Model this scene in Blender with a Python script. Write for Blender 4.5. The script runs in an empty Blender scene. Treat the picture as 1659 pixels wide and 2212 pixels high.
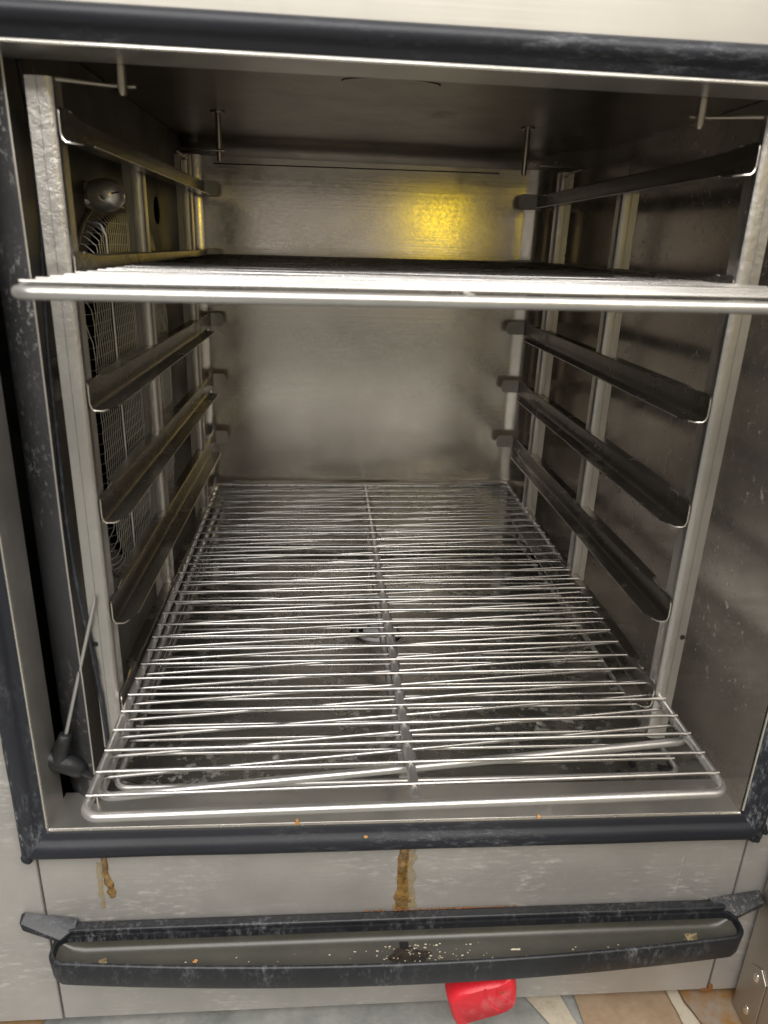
import bpy, bmesh, math, random
from mathutils import Vector, Matrix, noise
from mathutils.geometry import convex_hull_2d
random.seed(7)
S = bpy.context.scene
COL = S.collection

# ------------------------------------------------------------------ camera
cam_d = bpy.data.cameras.new('camera'); cam = bpy.data.objects.new('camera', cam_d); COL.objects.link(cam)
cam.matrix_world = Matrix(((0.99686202, -0.00861047, -0.07868912, 0.25873737),
                           (-0.07076975, 0.34842203, -0.93466236, -0.5547676),
                           (0.03546491, 0.93729822, 0.34671932, 0.52591265), (0, 0, 0, 1)))
cam_d.sensor_fit = 'VERTICAL'; cam_d.sensor_height = 36.0; cam_d.lens = 36.0*1553.8/2212.0
cam_d.clip_start = 0.01; cam_d.clip_end = 100
cam_d.dof.use_dof = True; cam_d.dof.focus_distance = 0.88; cam_d.dof.aperture_fstop = 7.0
S.camera = cam

# ------------------------------------------------------------------ light of the kitchen
W = bpy.data.worlds.new('World'); S.world = W; W.use_nodes = True
wn = W.node_tree; wn.nodes.clear()
out = wn.nodes.new('ShaderNodeOutputWorld'); bg = wn.nodes.new('ShaderNodeBackground')
tc = wn.nodes.new('ShaderNodeTexCoord'); sp = wn.nodes.new('ShaderNodeSeparateXYZ'); cr = wn.nodes.new('ShaderNodeValToRGB')
mp = wn.nodes.new('ShaderNodeMapRange'); mp.inputs[1].default_value = -1; mp.inputs[2].default_value = 1
wn.links.new(tc.outputs['Generated'], sp.inputs[0]); wn.links.new(sp.outputs['Z'], mp.inputs[0]); wn.links.new(mp.outputs[0], cr.inputs[0])
e = cr.color_ramp.elements
e[0].position = 0.0; e[0].color = (.22, .205, .19, 1)
e[1].position = 1.0; e[1].color = (.60, .59, .56, 1)
for q, c in ((.40, (.44, .41, .375, 1)), (.455, (.53, .475, .41, 1)), (.50, (.52, .47, .41, 1)), (.56, (.30, .28, .25, 1)), (.66, (.30, .285, .265, 1)), (.8, (.58, .57, .545, 1))):
    k = e.new(q); k.color = c
wn.links.new(cr.outputs[0], bg.inputs['Color']); bg.inputs['Strength'].default_value = 0.70
wn.links.new(bg.outputs[0], out.inputs[0])

def area(name, loc, target, sx, sy, power, col):
    l = bpy.data.lights.new(name, 'AREA'); l.shape = 'RECTANGLE'; l.size = sx; l.size_y = sy; l.energy = power; l.color = col
    o = bpy.data.objects.new(name, l); COL.objects.link(o); o.location = loc
    o.rotation_euler = (Vector(target)-Vector(loc)).to_track_quat('-Z', 'Y').to_euler(); return o
area('ceiling_light', (0.25, -1.25, 2.1), (0.3, 0.0, 0.1), 2.4, 0.80, 50, (1.0, .975, .95))
area('ceiling_light', (-0.9, -2.6, 2.3), (0.3, 0.3, 0.3), 2.0, 1.0, 42, (1.0, .96, .915))
area('ceiling_light', (1.3, -2.4, 2.3), (0.3, 0.3, 0.3), 2.0, 1.0, 42, (1.0, .96, .915))

S.view_settings.view_transform = 'Standard'; S.view_settings.look = 'None'
S.view_settings.exposure = 0.0; S.view_settings.gamma = 1.0; S.view_settings.use_curve_mapping = False
S.render.engine = 'CYCLES'
S.cycles.max_bounces = 14; S.cycles.glossy_bounces = 10; S.cycles.diffuse_bounces = 6

# ------------------------------------------------------------------ materials
def new_mat(name):
    m = bpy.data.materials.new(name); m.use_nodes = True; nt = m.node_tree; nt.nodes.clear()
    o = nt.nodes.new('ShaderNodeOutputMaterial'); p = nt.nodes.new('ShaderNodeBsdfPrincipled'); nt.links.new(p.outputs[0], o.inputs[0])
    return m, nt, p
def nz(nt, scale, detail=6, rough=.6, mapping=None, w=None):
    t = nt.nodes.new('ShaderNodeTexCoord'); n = nt.nodes.new('ShaderNodeTexNoise')
    n.inputs['Scale'].default_value = scale; n.inputs['Detail'].default_value = detail; n.inputs['Roughness'].default_value = rough
    mpn = nt.nodes.new('ShaderNodeMapping'); mpn.inputs['Scale'].default_value = mapping or (1, 1, 1)
    if w: mpn.inputs['Location'].default_value = (w, w*.7, w*1.3)
    nt.links.new(t.outputs['Object'], mpn.inputs['Vector']); nt.links.new(mpn.outputs[0], n.inputs['Vector'])
    return n.outputs['Fac']
def ramp(nt, src, a, b, ca=(0, 0, 0, 1), cb=(1, 1, 1, 1)):
    r = nt.nodes.new('ShaderNodeValToRGB'); r.color_ramp.elements[0].position = a; r.color_ramp.elements[1].position = b
    r.color_ramp.elements[0].color = ca; r.color_ramp.elements[1].color = cb; nt.links.new(src, r.inputs[0]); return r.outputs[0]
def mixc(nt, f, a, b):
    m = nt.nodes.new('ShaderNodeMix'); m.data_type = 'RGBA'
    if isinstance(f, float): m.inputs[0].default_value = f
    else: nt.links.new(f, m.inputs[0])
    for i, v in ((6, a), (7, b)):
        if isinstance(v, tuple): m.inputs[i].default_value = (*v[:3], 1)
        else: nt.links.new(v, m.inputs[i])
    return m.outputs[2]
def mul(nt, a, b, op='MULTIPLY'):
    m = nt.nodes.new('ShaderNodeMath'); m.operation = op
    for i, v in ((0, a), (1, b)):
        if isinstance(v, (int, float)): m.inputs[i].default_value = v
        else: nt.links.new(v, m.inputs[i])
    return m.outputs[0]
def rng(nt, src, a, b):
    m = nt.nodes.new('ShaderNodeMapRange'); m.inputs[1].default_value = .25; m.inputs[2].default_value = .75
    m.inputs[3].default_value = a; m.inputs[4].default_value = b; nt.links.new(src, m.inputs[0]); return m.outputs[0]

def steel(name, base, rough=.34, var=.25, brush=None, bstr=.12, scale=.0, scale_size=60, scale_lo=.6, dirt=0., dirt_col=(.10, .07, .04), mottle=.0, met=1.0, smap=None, speck=0.):
    """worn stainless steel: brushed grain, cloudy tarnish, limescale flecks, greasy brown dirt"""
    m, nt, p = new_mat(name)
    lo = tuple(c*(1-var) for c in base); hi = tuple(min(1, c*(1+var*.6)) for c in base)
    col = mixc(nt, ramp(nt, nz(nt, 7, 9, .65), .32, .68), lo, hi)
    metal = None
    r = rng(nt, nz(nt, 11, 8, .7, w=3.1), rough*.78, rough*1.28)
    if dirt:
        f = mul(nt, ramp(nt, nz(nt, 9, 10, .72, w=8.3), .62-dirt*.3, .80-dirt*.2), .8)
        col = mixc(nt, f, col, dirt_col); metal = f; r = mul(nt, r, mul(nt, f, .25), 'ADD')
    if scale:
        f2 = mul(nt, ramp(nt, nz(nt, scale_size, 12, .72, mapping=smap, w=5.7), scale_lo, scale_lo+.09), ramp(nt, nz(nt, 8, 5, .6, w=1.9), .46, .62))
        f2 = mul(nt, f2, scale)
        col = mixc(nt, f2, col, (.62, .61, .57))
        metal = f2 if metal is None else mul(nt, metal, f2, 'MAXIMUM'); r = mul(nt, r, mul(nt, f2, .3), 'ADD')
    nt.links.new(col, p.inputs['Base Color'])
    if metal is None: p.inputs['Metallic'].default_value = met
    else: nt.links.new(mul(nt, mul(nt, 1.0, metal, 'SUBTRACT'), met), p.inputs['Metallic'])
    if speck: r = mul(nt, r, rng(nt, nz(nt, 210, 5, .75, w=6.6), 1-speck, 1+speck*1.6))
    nt.links.new(r, p.inputs['Roughness'])
    h = None
    if brush: h = mul(nt, nz(nt, 1, 4, .6, mapping=brush), bstr)
    if mottle:
        h2 = mul(nt, nz(nt, 160, 6, .7), mottle); h = h2 if h is None else mul(nt, h, h2, 'ADD')
    if h is not None:
        b = nt.nodes.new('ShaderNodeBump'); b.inputs['Strength'].default_value = 1; b.inputs['Distance'].default_value = .0006
        nt.links.new(h, b.inputs['Height']); nt.links.new(b.outputs[0], p.inputs['Normal'])
    return m

def rubber(name, base=(.0090, .0105, .0165), rough=.48, wear=.6, stretch=(1, 1, 1), wear_col=(.42, .43, .46), lo=.53):
    m, nt, p = new_mat(name)
    n1 = ramp(nt, nz(nt, 6, 8, .65, mapping=stretch, w=2.2), lo-.03, lo+.14)
    n2 = ramp(nt, nz(nt, 190, 8, .85, mapping=stretch, w=7), .52, .60)
    n3 = ramp(nt, nz(nt, 45, 10, .8, mapping=stretch, w=9), .56, .68)
    f = mul(nt, mul(nt, n1, mul(nt, mul(nt, n2, .38), mul(nt, n3, .6), 'ADD')), wear)
    haze = mul(nt, ramp(nt, nz(nt, 9, 6, .6, mapping=stretch, w=4), .35, .7), .025*min(1, wear*1.4))
    col = mixc(nt, mul(nt, f, haze, 'ADD'), base, wear_col)
    nt.links.new(col, p.inputs['Base Color'])
    nt.links.new(mul(nt, mul(nt, f, .4), rough, 'ADD'), p.inputs['Roughness']); p.inputs['Specular IOR Level'].default_value = .42
    b = nt.nodes.new('ShaderNodeBump'); b.inputs['Distance'].default_value = .0004; b.inputs['Strength'].default_value = .6
    nt.links.new(nz(nt, 240, 6, .7), b.inputs['Height']); nt.links.new(b.outputs[0], p.inputs['Normal'])
    return m
def plain(name, col, rough=.5, metal=0., col2=None, sc=30, lo=.4, hi=.65, bump=0., bsc=200, coat=0., alpha=None):
    m, nt, p = new_mat(name)
    if col2: nt.links.new(mixc(nt, ramp(nt, nz(nt, sc, 10, .7), lo, hi), col, col2), p.inputs['Base Color'])
    else: p.inputs['Base Color'].default_value = (*col, 1)
    p.inputs['Roughness'].default_value = rough; p.inputs['Metallic'].default_value = metal
    p.inputs['Coat Weight'].default_value = coat
    if alpha is not None: nt.links.new(ramp(nt, nz(nt, sc*1.3, 8, .7, w=4.4), alpha[0], alpha[1], (alpha[2],)*3+(1,), (alpha[3],)*3+(1,)), p.inputs['Alpha'])
    if bump:
        b = nt.nodes.new('ShaderNodeBump'); b.inputs['Distance'].default_value = .001; b.inputs['Strength'].default_value = bump
        nt.links.new(nz(nt, bsc, 6, .7), b.inputs['Height']); nt.links.new(b.outputs[0], p.inputs['Normal'])
    return m

M = {}
M['panel'] = steel('brushed_casing_steel', (.43, .41, .385), .42, .16, (5, 120, 420), .25, scale=.5, scale_size=120, scale_lo=.52, dirt=.06, dirt_col=(.36, .33, .28), met=.42, smap=(.5, 1, 1.6))
M['header'] = steel('header_steel', (.46, .44, .39), .42, .06, (5, 120, 420), .10, met=.5)
M['lip'] = steel('lip_steel', (.62, .595, .555), .33, .18, (4, 4, 4), 0, scale=.35, scale_size=90, dirt=.10, met=.85)
M['edge'] = steel('bright_steel_and_glint', (.86, .82, .74), .26, .08)  # bright folded-edge steel; also paints the highlights on the runner edges
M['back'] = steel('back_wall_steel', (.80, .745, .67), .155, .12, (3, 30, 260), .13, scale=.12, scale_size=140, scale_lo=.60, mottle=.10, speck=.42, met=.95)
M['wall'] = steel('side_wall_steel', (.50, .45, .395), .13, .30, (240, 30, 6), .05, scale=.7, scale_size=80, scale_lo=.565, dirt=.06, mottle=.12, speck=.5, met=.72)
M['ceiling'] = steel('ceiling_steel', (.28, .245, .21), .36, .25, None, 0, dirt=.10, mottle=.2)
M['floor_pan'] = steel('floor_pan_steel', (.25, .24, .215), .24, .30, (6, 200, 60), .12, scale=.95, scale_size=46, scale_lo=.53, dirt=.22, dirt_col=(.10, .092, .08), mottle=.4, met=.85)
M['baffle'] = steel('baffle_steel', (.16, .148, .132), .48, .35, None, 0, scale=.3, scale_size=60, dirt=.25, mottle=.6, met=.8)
M['flange'] = steel('sooty_flange_steel', (.040, .040, .042), .62, .4, None, 0, scale=.45, scale_size=150, scale_lo=.54, dirt=.3, dirt_col=(.02, .02, .024), mottle=1.0, met=.35)
M['post'] = steel('post_steel', (.60, .575, .54), .31, .15, (6, 6, 3), 0, scale=.35, scale_size=70, dirt=.06, mottle=1.0)
M['tab'] = steel('tab_steel', (.52, .49, .44), .50, .2, None, 0, dirt=.10, mottle=.3, met=.7)
M['rail'] = steel('rail_steel', (.17, .155, .135), .24, .35, (40, 8, 40), .2, scale=.3, scale_size=70, dirt=.22, dirt_col=(.05, .038, .025), mottle=.7, met=.9)
M['wire'] = steel('grid_wire_steel', (.56, .545, .525), .33, .14, None, 0, scale=.25, scale_size=120, dirt=.02, mottle=.3, met=.85)
M['rod'] = steel('grid_rod_steel', (.50, .485, .465), .27, .2, None, 0, dirt=.03, mottle=.0)
M['mesh'] = steel('guard_wire_steel', (.40, .38, .35), .36, .2)
M['knob'] = steel('nozzle_steel', (.72, .69, .64), .30, .15, None, 0, dirt=.05, met=.8)
M['pin'] = steel('pin_steel', (.45, .40, .33), .34, .25)
M['rubber'] = rubber('worn_black_rubber', wear=.8, stretch=(.4, 1.4, 1.4), lo=.50)
M['rubber_bead'] = rubber('chalky_black_rubber', wear=1.7, stretch=(1, 1, .35), wear_col=(.58, .59, .60), lo=.42)
M['rubber_v'] = rubber('worn_black_rubber_upright', wear=1.0, stretch=(1, 1, .35), wear_col=(.50, .52, .55), lo=.50)
M['tray'] = rubber('black_tray_plastic', base=(.010, .011, .0135), rough=.36, wear=.65, stretch=(1, 1, .4), lo=.52)
M['ear'] = rubber('crusted_black_rubber', wear=1.2, wear_col=(.45, .41, .33), lo=.46)
M['tray_in'] = plain('tray_plastic_olive_sheen', (.050, .048, .040), .30, 0, (.070, .066, .054), 14)  # black tray plastic with its olive reflection painted into the colour
M['black'] = plain('shade_and_char_black', (.006, .006, .007), .7)  # black of feet and flakes; also stands in for shade in hollows
M['cable'] = plain('black_cable', (.015, .017, .022), .45, 0, (.07, .075, .09), 120, .5, .7)
M['handle'] = plain('black_probe_plastic', (.012, .013, .014), .42, 0, (.03, .032, .035), 60, .5, .75, bump=.4, bsc=500)
M['red'] = plain('red_plastic', (.68, .018, .032), .40, 0, (.78, .16, .17), 34, .52, .72, bump=.3, bsc=160)
M['grease'] = plain('brown_grease', (.14, .070, .014), .2, 0, (.34, .21, .07), 90, .4, .62, bump=.5, bsc=160, coat=.7, alpha=(.34, .50, .35, 1.0))
M['grease_thin'] = plain('amber_grease', (.42, .30, .10), .25, 0, (.25, .13, .03), 60, .5, .7, bump=.3, bsc=120, coat=.5, alpha=(.30, .66, .03, .62))
M['crumb'] = plain('orange_crumb', (.55, .25, .07), .7, 0, (.70, .42, .17), 400)
M['pale_crumb'] = plain('pale_crumb', (.70, .64, .50), .7, 0, (.55, .45, .28), 300)
M['residue'] = plain('tan_residue', (.45, .36, .20), .6, 0, (.14, .10, .05), 260, .42, .58, bump=1.0, bsc=400)
M['stone_gray'] = plain('grey_slab', (.20, .21, .20), .5, 0, (.40, .40, .37), 16, .35, .7, bump=.4)
M['stone_tan'] = plain('tan_slab', (.32, .22, .14), .6, 0, (.44, .33, .22), 30, .35, .7, bump=.5)
M['stone_cream'] = plain('cream_band', (.56, .50, .39), .6, 0, (.38, .31, .22), 60, .5, .75, bump=.5)
M['stone_rust'] = plain('rust_stain_slab', (.30, .16, .05), .5, 0, (.30, .25, .20), 34, .42, .62, bump=.4)
M['stone_mauve'] = plain('mauve_grey_slab', (.30, .26, .24), .45, 0, (.40, .34, .28), 30)
M['rust'] = plain('rust_crust', (.30, .10, .02), .8, 0, (.16, .08, .03), 300, bump=1.0, bsc=400)
M['door'] = steel('door_steel', (.52, .49, .45), .42, .08, None, 0, dirt=.03)
M['yellow'] = plain('yellow_board', (.85, .62, .02), .5)

# ------------------------------------------------------------------ build helpers
def wloc(o):
    v = Vector((0, 0, 0))
    while o is not None: v += o.location; o = o.parent
    return v
def thing(name, label, cat, loc, group=None):
    o = bpy.data.objects.new(name, None); COL.objects.link(o); o.location = loc
    o.empty_display_size = .03; o['label'] = label; o['category'] = cat
    if group: o['group'] = group
    return o
def link(name, bm, mat, parent=None, smooth=True, angle=40, label=None):
    """verts are given in world coordinates; the object is linked as one mesh"""
    me = bpy.data.meshes.new(name)
    off = wloc(parent) if parent is not None else Vector((0, 0, 0))
    if off.length > 0: bmesh.ops.translate(bm, verts=bm.verts, vec=-off)
    bm.to_mesh(me); bm.free()
    me.materials.append(M[mat] if isinstance(mat, str) else mat)
    o = bpy.data.objects.new(name, me); COL.objects.link(o)
    if parent is not None: o.parent = parent
    if smooth:
        for p in me.polygons: p.use_smooth = True
        try: me.set_sharp_from_angle(angle=math.radians(angle))
        except Exception: pass
    if label: o['label'] = label
    return o
def single(name, bm, mat, label, cat, loc, group=None, smooth=True):
    bmesh.ops.translate(bm, verts=bm.verts, vec=-Vector(loc))
    o = link(name, bm, mat, None, smooth); o.location = loc; o['label'] = label; o['category'] = cat
    if group: o['group'] = group
    return o
def solid(o, t, offset=-1):
    m = o.modifiers.new('thickness', 'SOLIDIFY'); m.thickness = t; m.offset = offset; m.use_even_offset = False
    e_ = o.modifiers.new('crisp_edges', 'EDGE_SPLIT'); e_.split_angle = math.radians(38)
def bev(o, w, seg=2):
    m = o.modifiers.new('bevel', 'BEVEL'); m.width = w; m.segments = seg; m.limit_method = 'ANGLE'; m.angle_limit = math.radians(35)
def box(bm, lo, hi):
    v = [bm.verts.new((x, y, z)) for x in (lo[0], hi[0]) for y in (lo[1], hi[1]) for z in (lo[2], hi[2])]
    for f in ((0, 1, 3, 2), (4, 6, 7, 5), (0, 4, 5, 1), (2, 3, 7, 6), (0, 2, 6, 4), (1, 5, 7, 3)): bm.faces.new([v[i] for i in f])
def BM(): return bmesh.new()
def bbox(lo, hi):
    b = BM(); box(b, lo, hi); bmesh.ops.recalc_face_normals(b, faces=b.faces); return b
def tube(bm, pts, r, seg=10, closed=False, cap=True):
    pts = [Vector(p) for p in pts]; n = len(pts); rings = []
    prev = None
    for i, p in enumerate(pts):
        if closed: t = (pts[(i+1) % n]-pts[i-1])
        else: t = (pts[min(i+1, n-1)]-pts[max(i-1, 0)])
        t.normalize()
        if prev is None:
            a = Vector((0, 0, 1)) if abs(t.z) < .9 else Vector((0, 1, 0))
            u = (a-t*a.dot(t)).normalized()
        else: u = (prev-t*prev.dot(t)).normalized()
        prev = u; v = t.cross(u)
        rr = r[i] if isinstance(r, (list, tuple)) else r
        rings.append([bm.verts.new(p+(u*math.cos(2*math.pi*k/seg)+v*math.sin(2*math.pi*k/seg))*rr) for k in range(seg)])
    m = n if closed else n-1
    for i in range(m):
        a, b = rings[i], rings[(i+1) % n]
        for k in range(seg): bm.faces.new((a[k], a[(k+1) % seg], b[(k+1) % seg], b[k]))
    if cap and not closed:
        bm.faces.new(rings[0][::-1]); bm.faces.new(rings[-1])
def sheet(bm, rows):
    """rows: list of equal-length point lists -> quad grid"""
    vs = [[bm.verts.new(p) for p in r] for r in rows]
    for i in range(len(vs)-1):
        for j in range(len(vs[0])-1): bm.faces.new((vs[i][j], vs[i][j+1], vs[i+1][j+1], vs[i+1][j]))
    return vs
def poly_prism(bm, pts, d):
    """pts: planar 3D loop; d: extrusion vector"""
    a = [bm.verts.new(Vector(p)) for p in pts]; b = [bm.verts.new(Vector(p)+Vector(d)) for p in pts]; n = len(pts)
    bm.faces.new(a); bm.faces.new(b[::-1])
    for i in range(n): bm.faces.new((a[i], b[i], b[(i+1) % n], a[(i+1) % n]))
    bmesh.ops.recalc_face_normals(bm, faces=bm.faces)
def hull(bm, pts):
    for p in pts: bm.verts.new(p)
    r = bmesh.ops.convex_hull(bm, input=bm.verts)
    bmesh.ops.recalc_face_normals(bm, faces=bm.faces)
def disc(bm, c, ax, r, h, seg=24):
    c = Vector(c); ax = Vector(ax).normalized(); tube(bm, [c, c+ax*h], r, seg)
def blob(bm, c, s, seed=0, sub=2, rough=.35):
    r = bmesh.ops.create_icosphere(bm, subdivisions=sub, radius=1)
    for v in r['verts']:
        k = 1+rough*noise.noise(v.co*1.7+Vector((seed*3.1, seed*1.7, seed)))*2
        v.co = Vector((v.co.x*s[0]*k, v.co.y*s[1]*k, v.co.z*s[2]*k))+Vector(c)

OW, OH = .68, .6400            # oven opening

# ------------------------------------------------------------------ ground
b = BM()
zf = -.29
N = 2
sheet(b, [[(x, y, zf) for x in (-6, 0, 6)] for y in (-8, 0, 4)])
fl = link('floor', b, 'stone_gray', smooth=False); fl['kind'] = 'structure'
def slab(pts, mat, z, jag=.0):
    b = BM(); P = []
    for i, p in enumerate(pts):
        q = pts[(i+1) % len(pts)]
        for t in (0, .2, .4, .6, .8):
            P.append((p[0]+(q[0]-p[0])*t+random.uniform(-jag, jag), p[1]+(q[1]-p[1])*t+random.uniform(-jag, jag), z))
    b.faces.new([b.verts.new(p) for p in P]); bmesh.ops.recalc_face_normals(b, faces=b.faces)
    if b.faces[:][0].normal.z < 0: bmesh.ops.reverse_faces(b, faces=b.faces)
    o = link('floor_slab', b, mat, smooth=False); o['kind'] = 'structure'

# ------------------------------------------------------------------ the oven
oven = thing('combi_oven', 'open stainless steel combi oven with worn black door seal, drip tray and grubby cavity', 'oven', (.34, .35, -.262))
# casing shell
def part(name, lo, hi, mat, bevel=0, parent=oven, label=None):
    o = link(name, bbox(lo, hi), mat, parent, smooth=bevel > 0, label=label)
    if bevel: bev(o, bevel)
    return o
part('casing_side', (-.42, .03, -.262), (-.41, .84, .95), 'panel')
part('casing_side', (.86, .03, -.262), (.87, .84, .95), 'panel')
part('casing_back', (-.41, .83, -.262), (.86, .84, .95), 'panel')
part('casing_top', (-.41, .03, .94), (.86, .83, .95), 'panel')
part('casing_bottom', (-.41, .03, -.262), (.86, .83, -.252), 'panel')
part('foot', (-.40, .05, -.29), (-.34, .11, -.262), 'black'); part('foot', (.78, .05, -.29), (.84, .11, -.262), 'black')
part('foot', (-.40, .74, -.29), (-.34, .80, -.262), 'black'); part('foot', (.78, .74, -.29), (.84, .80, -.262), 'black')
# fascia: four sheets round the opening
part('header_panel', (-.42, .0, .6427), (.87, .03, .95), 'header', .0015)
part('left_panel', (-.42, .0, -.262), (-.0185, .0295, .6422), 'panel', .0012)
part('lower_panel', (-.0172, .0006, -.262), (.6985, .029, -.003), 'panel', .0016)
part('right_panel', (.7000, .0, -.262), (.87, .0295, .6422), 'panel', .0012)
part('jamb', (-.0172, .0006, -.0025), (-.0025, .029, .6422), 'panel', 0)
part('jamb', (.6830, .0006, -.0025), (.6985, .029, .6422), 'panel', 0)
# lip: folded bright edge plus the strip that runs into the cavity
b = BM(); box(b, (-.0025, -.004, -.0024), (0, .037, OH+.0024)); lp = link('lip_strip', b, 'lip', oven); bev(lp, .0008)
b = BM(); box(b, (.0, -.004, OH), (OW, .045, OH+.0024)); lp = link('lip_strip', b, 'lip', oven); bev(lp, .0008)
for pts in ([(0.0012, -.0045, -.0008), (OW-.0012, -.0045, -.0008)], [(-.0012, -.0045, .003), (-.0012, -.0045, OH)],
            [(0, -.0030, OH+.0006), (OW, -.0030, OH+.0006)], [(OW+.0012, -.0045, .003), (OW+.0012, -.0045, OH)]):
    b = BM(); n = 24; a, c = Vector(pts[0]), Vector(pts[1])
    tube(b, [a.lerp(c, i/n)+Vector((0, random.uniform(-1, 1)*.00012, 0)) for i in range(n+1)], .0013, 8); link('lip_edge', b, 'edge', oven)
# top riser between lip and ceiling
part('lip_riser', (.0, .0455, OH+.0003), (OW, .0470, .674), 'ceiling')
part('lip_riser', (-.0045, .0375, -.14), (-.0028, .0390, .70), 'black')
# door seal: profile swept round the opening with mitred corners
SB, SL, SR, ST = .0330/.0355, .0248/.0355, .0272/.0355, .0242/.0355
prof = [(.0022, .0010), (.0024, .0055), (.005, .0080), (.010, .0105), (.0125, .0125), (.0145, .0165), (.018, .0205), (.0225, .0222),
        (.0275, .0215), (.0315, .0180), (.0340, .0120), (.0352, .0050), (.0355, .0000)]
def seal_side(a, c, oa, oc, mat, name='door_seal'):
    """a,c: inner corners (x,z); oa,oc: outward unit per corner along both axes"""
    b = BM(); n = 60; rows = []
    for i in range(n+1):
        t = i/n; row = []
        for o, f in prof:
            pa = Vector((a[0]+oa[0]*o, 0, a[1]+oa[1]*o)); pc = Vector((c[0]+oc[0]*o, 0, c[1]+oc[1]*o))
            p = pa.lerp(pc, t)
            w = noise.noise(Vector((p.x*9, p.z*9, o*40)))*.0011
            p.y = -f*.62+w*(f/.02); row.append(p)
        rows.append(row)
    sheet(b, rows); bmesh.ops.recalc_face_normals(b, faces=b.faces)
    return b
seal = link('door_seal', seal_side((0, 0), (OW, 0), (-SL, -SB), (SR, -SB), 'rubber'), 'rubber', oven, angle=75)
link('seal_strip', seal_side((0, OH), (OW, OH), (-SL, ST), (SR, ST), 'rubber'), 'rubber', seal, angle=75)
link('seal_strip', seal_side((0, 0), (0, OH), (-SL, -SB), (-SL, ST), 'rubber_v'), 'rubber_v', seal, angle=75)
link('seal_strip', seal_side((OW, 0), (OW, OH), (SR, -SB), (SR, ST), 'rubber_v'), 'rubber_v', seal, angle=75)
# raised edge bead and corner nubs of the seal
b = BM(); tube(b, [(-.0232+random.uniform(-.0004, .0004), -.0085, -.031+i*.02) for i in range(35)], .0026, 8); link('seal_bead', b, 'rubber_bead', seal)
for c in ((-.0215, -.0065, -.0300), (.7030, -.0080, -.0170), (.6960, -.0085, -.0265)):
    b = BM(); blob(b, c, (.0062, .0065, .0062), sub=3, rough=.08); link('seal_corner', b, 'rubber', seal)
for c in ((.7035, -.0145, -.0165), (.6965, -.0150, -.0258)):
    b = BM(); disc(b, c, (0, -1, .25), .0028, .0012, 16); link('seal_hole', b, 'black', seal)

# cavity ---------------------------------------------------------------
# floor pan: sill level, then dished with rounded corners, falling to the drain
DX, DY = .335, .405
def pan_z(x, y):
    cx, cy, hx, hy, r = .345, .368, .318, .316, .05
    qx, qy = abs(x-cx)-hx+r, abs(y-cy)-hy+r
    d = math.hypot(max(qx, 0), max(qy, 0))+min(max(qx, qy), 0)-r
    t = min(1, max(0, -d/.018)); t = t*t*(3-2*t)
    dd = math.hypot(x-DX, y-DY)
    return -.016*t-.010*t*max(0, 1-dd/.35)+.0006*noise.noise(Vector((x*14, y*14, 0)))*t
b = BM(); rows = []
ny, nx = 120, 110
for j in range(ny+1):
    y = .0445+(.697-.0445)*(j/ny)
    rows.append([(.0225+(.6795-.0225)*(i/nx), y, pan_z(.0225+(.6795-.0225)*(i/nx), y)) for i in range(nx+1)])
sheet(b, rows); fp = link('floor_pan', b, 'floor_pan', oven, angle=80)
b = BM(); sheet(b, [[(-.0, -.004, -.0012), (OW, -.004, -.0012)], [(0, -.003, .0), (OW, -.003, .0)], [(0, .0445, .0), (OW, .0445, .0)], [(0, .0447, -.004), (OW, .0447, -.004)]])
bmesh.ops.recalc_face_normals(b, faces=b.faces); link('sill', b, 'lip', oven, angle=30)
# drain hole with a pierced dome strainer
b = BM(); disc(b, (DX, DY, pan_z(DX, DY)-.0005), (0, 0, 1), .040, .0018, 32); link('drain_hole', b, 'black', oven)
# right wall with a long rounded turn into the back wall
def extrude_path(path, z0, z1, nz_=8):
    b = BM(); sheet(b, [[(x, y, z0+(z1-z0)*k/nz_) for k in range(nz_+1)] for x, y in path]); return b
rw = [(.6795, -.003), (.6795, .30), (.672, .52)]
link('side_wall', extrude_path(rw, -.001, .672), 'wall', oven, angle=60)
bwp = [(.672, .52)]
for k in range(7):
    t = k/6; a = math.pi/2*t
    bwp.append((.640+.026*math.cos(a*.8)*1.0, .60+.05*t))
bwp = [(.6720, .5202), (.668, .575), (.655, .620), (.632, .650), (.616, .664), (.6085, .673), (.603, .681), (.595, .6885), (.584, .6935), (.571, .6950)]
bwp += [(.571-(.571-.060)*k/12, .6950) for k in range(1, 13)] + [(.050, .6935), (.041, .688), (.034, .677), (.031, .660)]
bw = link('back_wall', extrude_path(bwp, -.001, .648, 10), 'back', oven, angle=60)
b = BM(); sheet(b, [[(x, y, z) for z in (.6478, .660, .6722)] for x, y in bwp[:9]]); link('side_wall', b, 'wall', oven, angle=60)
b = BM(); tube(b, [(.078+.45*i/20, .6943, .6365+.0045*i/20) for i in range(21)], .0008, 6); link('seam', b, 'black', bw)
# ceiling with the rounded turn at the back
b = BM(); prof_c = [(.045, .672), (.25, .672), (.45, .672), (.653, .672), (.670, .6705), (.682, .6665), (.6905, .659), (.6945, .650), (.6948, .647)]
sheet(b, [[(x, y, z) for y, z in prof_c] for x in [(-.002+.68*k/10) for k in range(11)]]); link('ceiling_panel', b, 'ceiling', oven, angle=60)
b = BM(); tube(b, [(.316+.047*math.cos(math.pi+math.pi*a/24), .228+.022*math.sin(math.pi+math.pi*a/24), .6716) for a in range(25)], .0007, 6); link('ceiling_ring', b, 'rail', oven)
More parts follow.
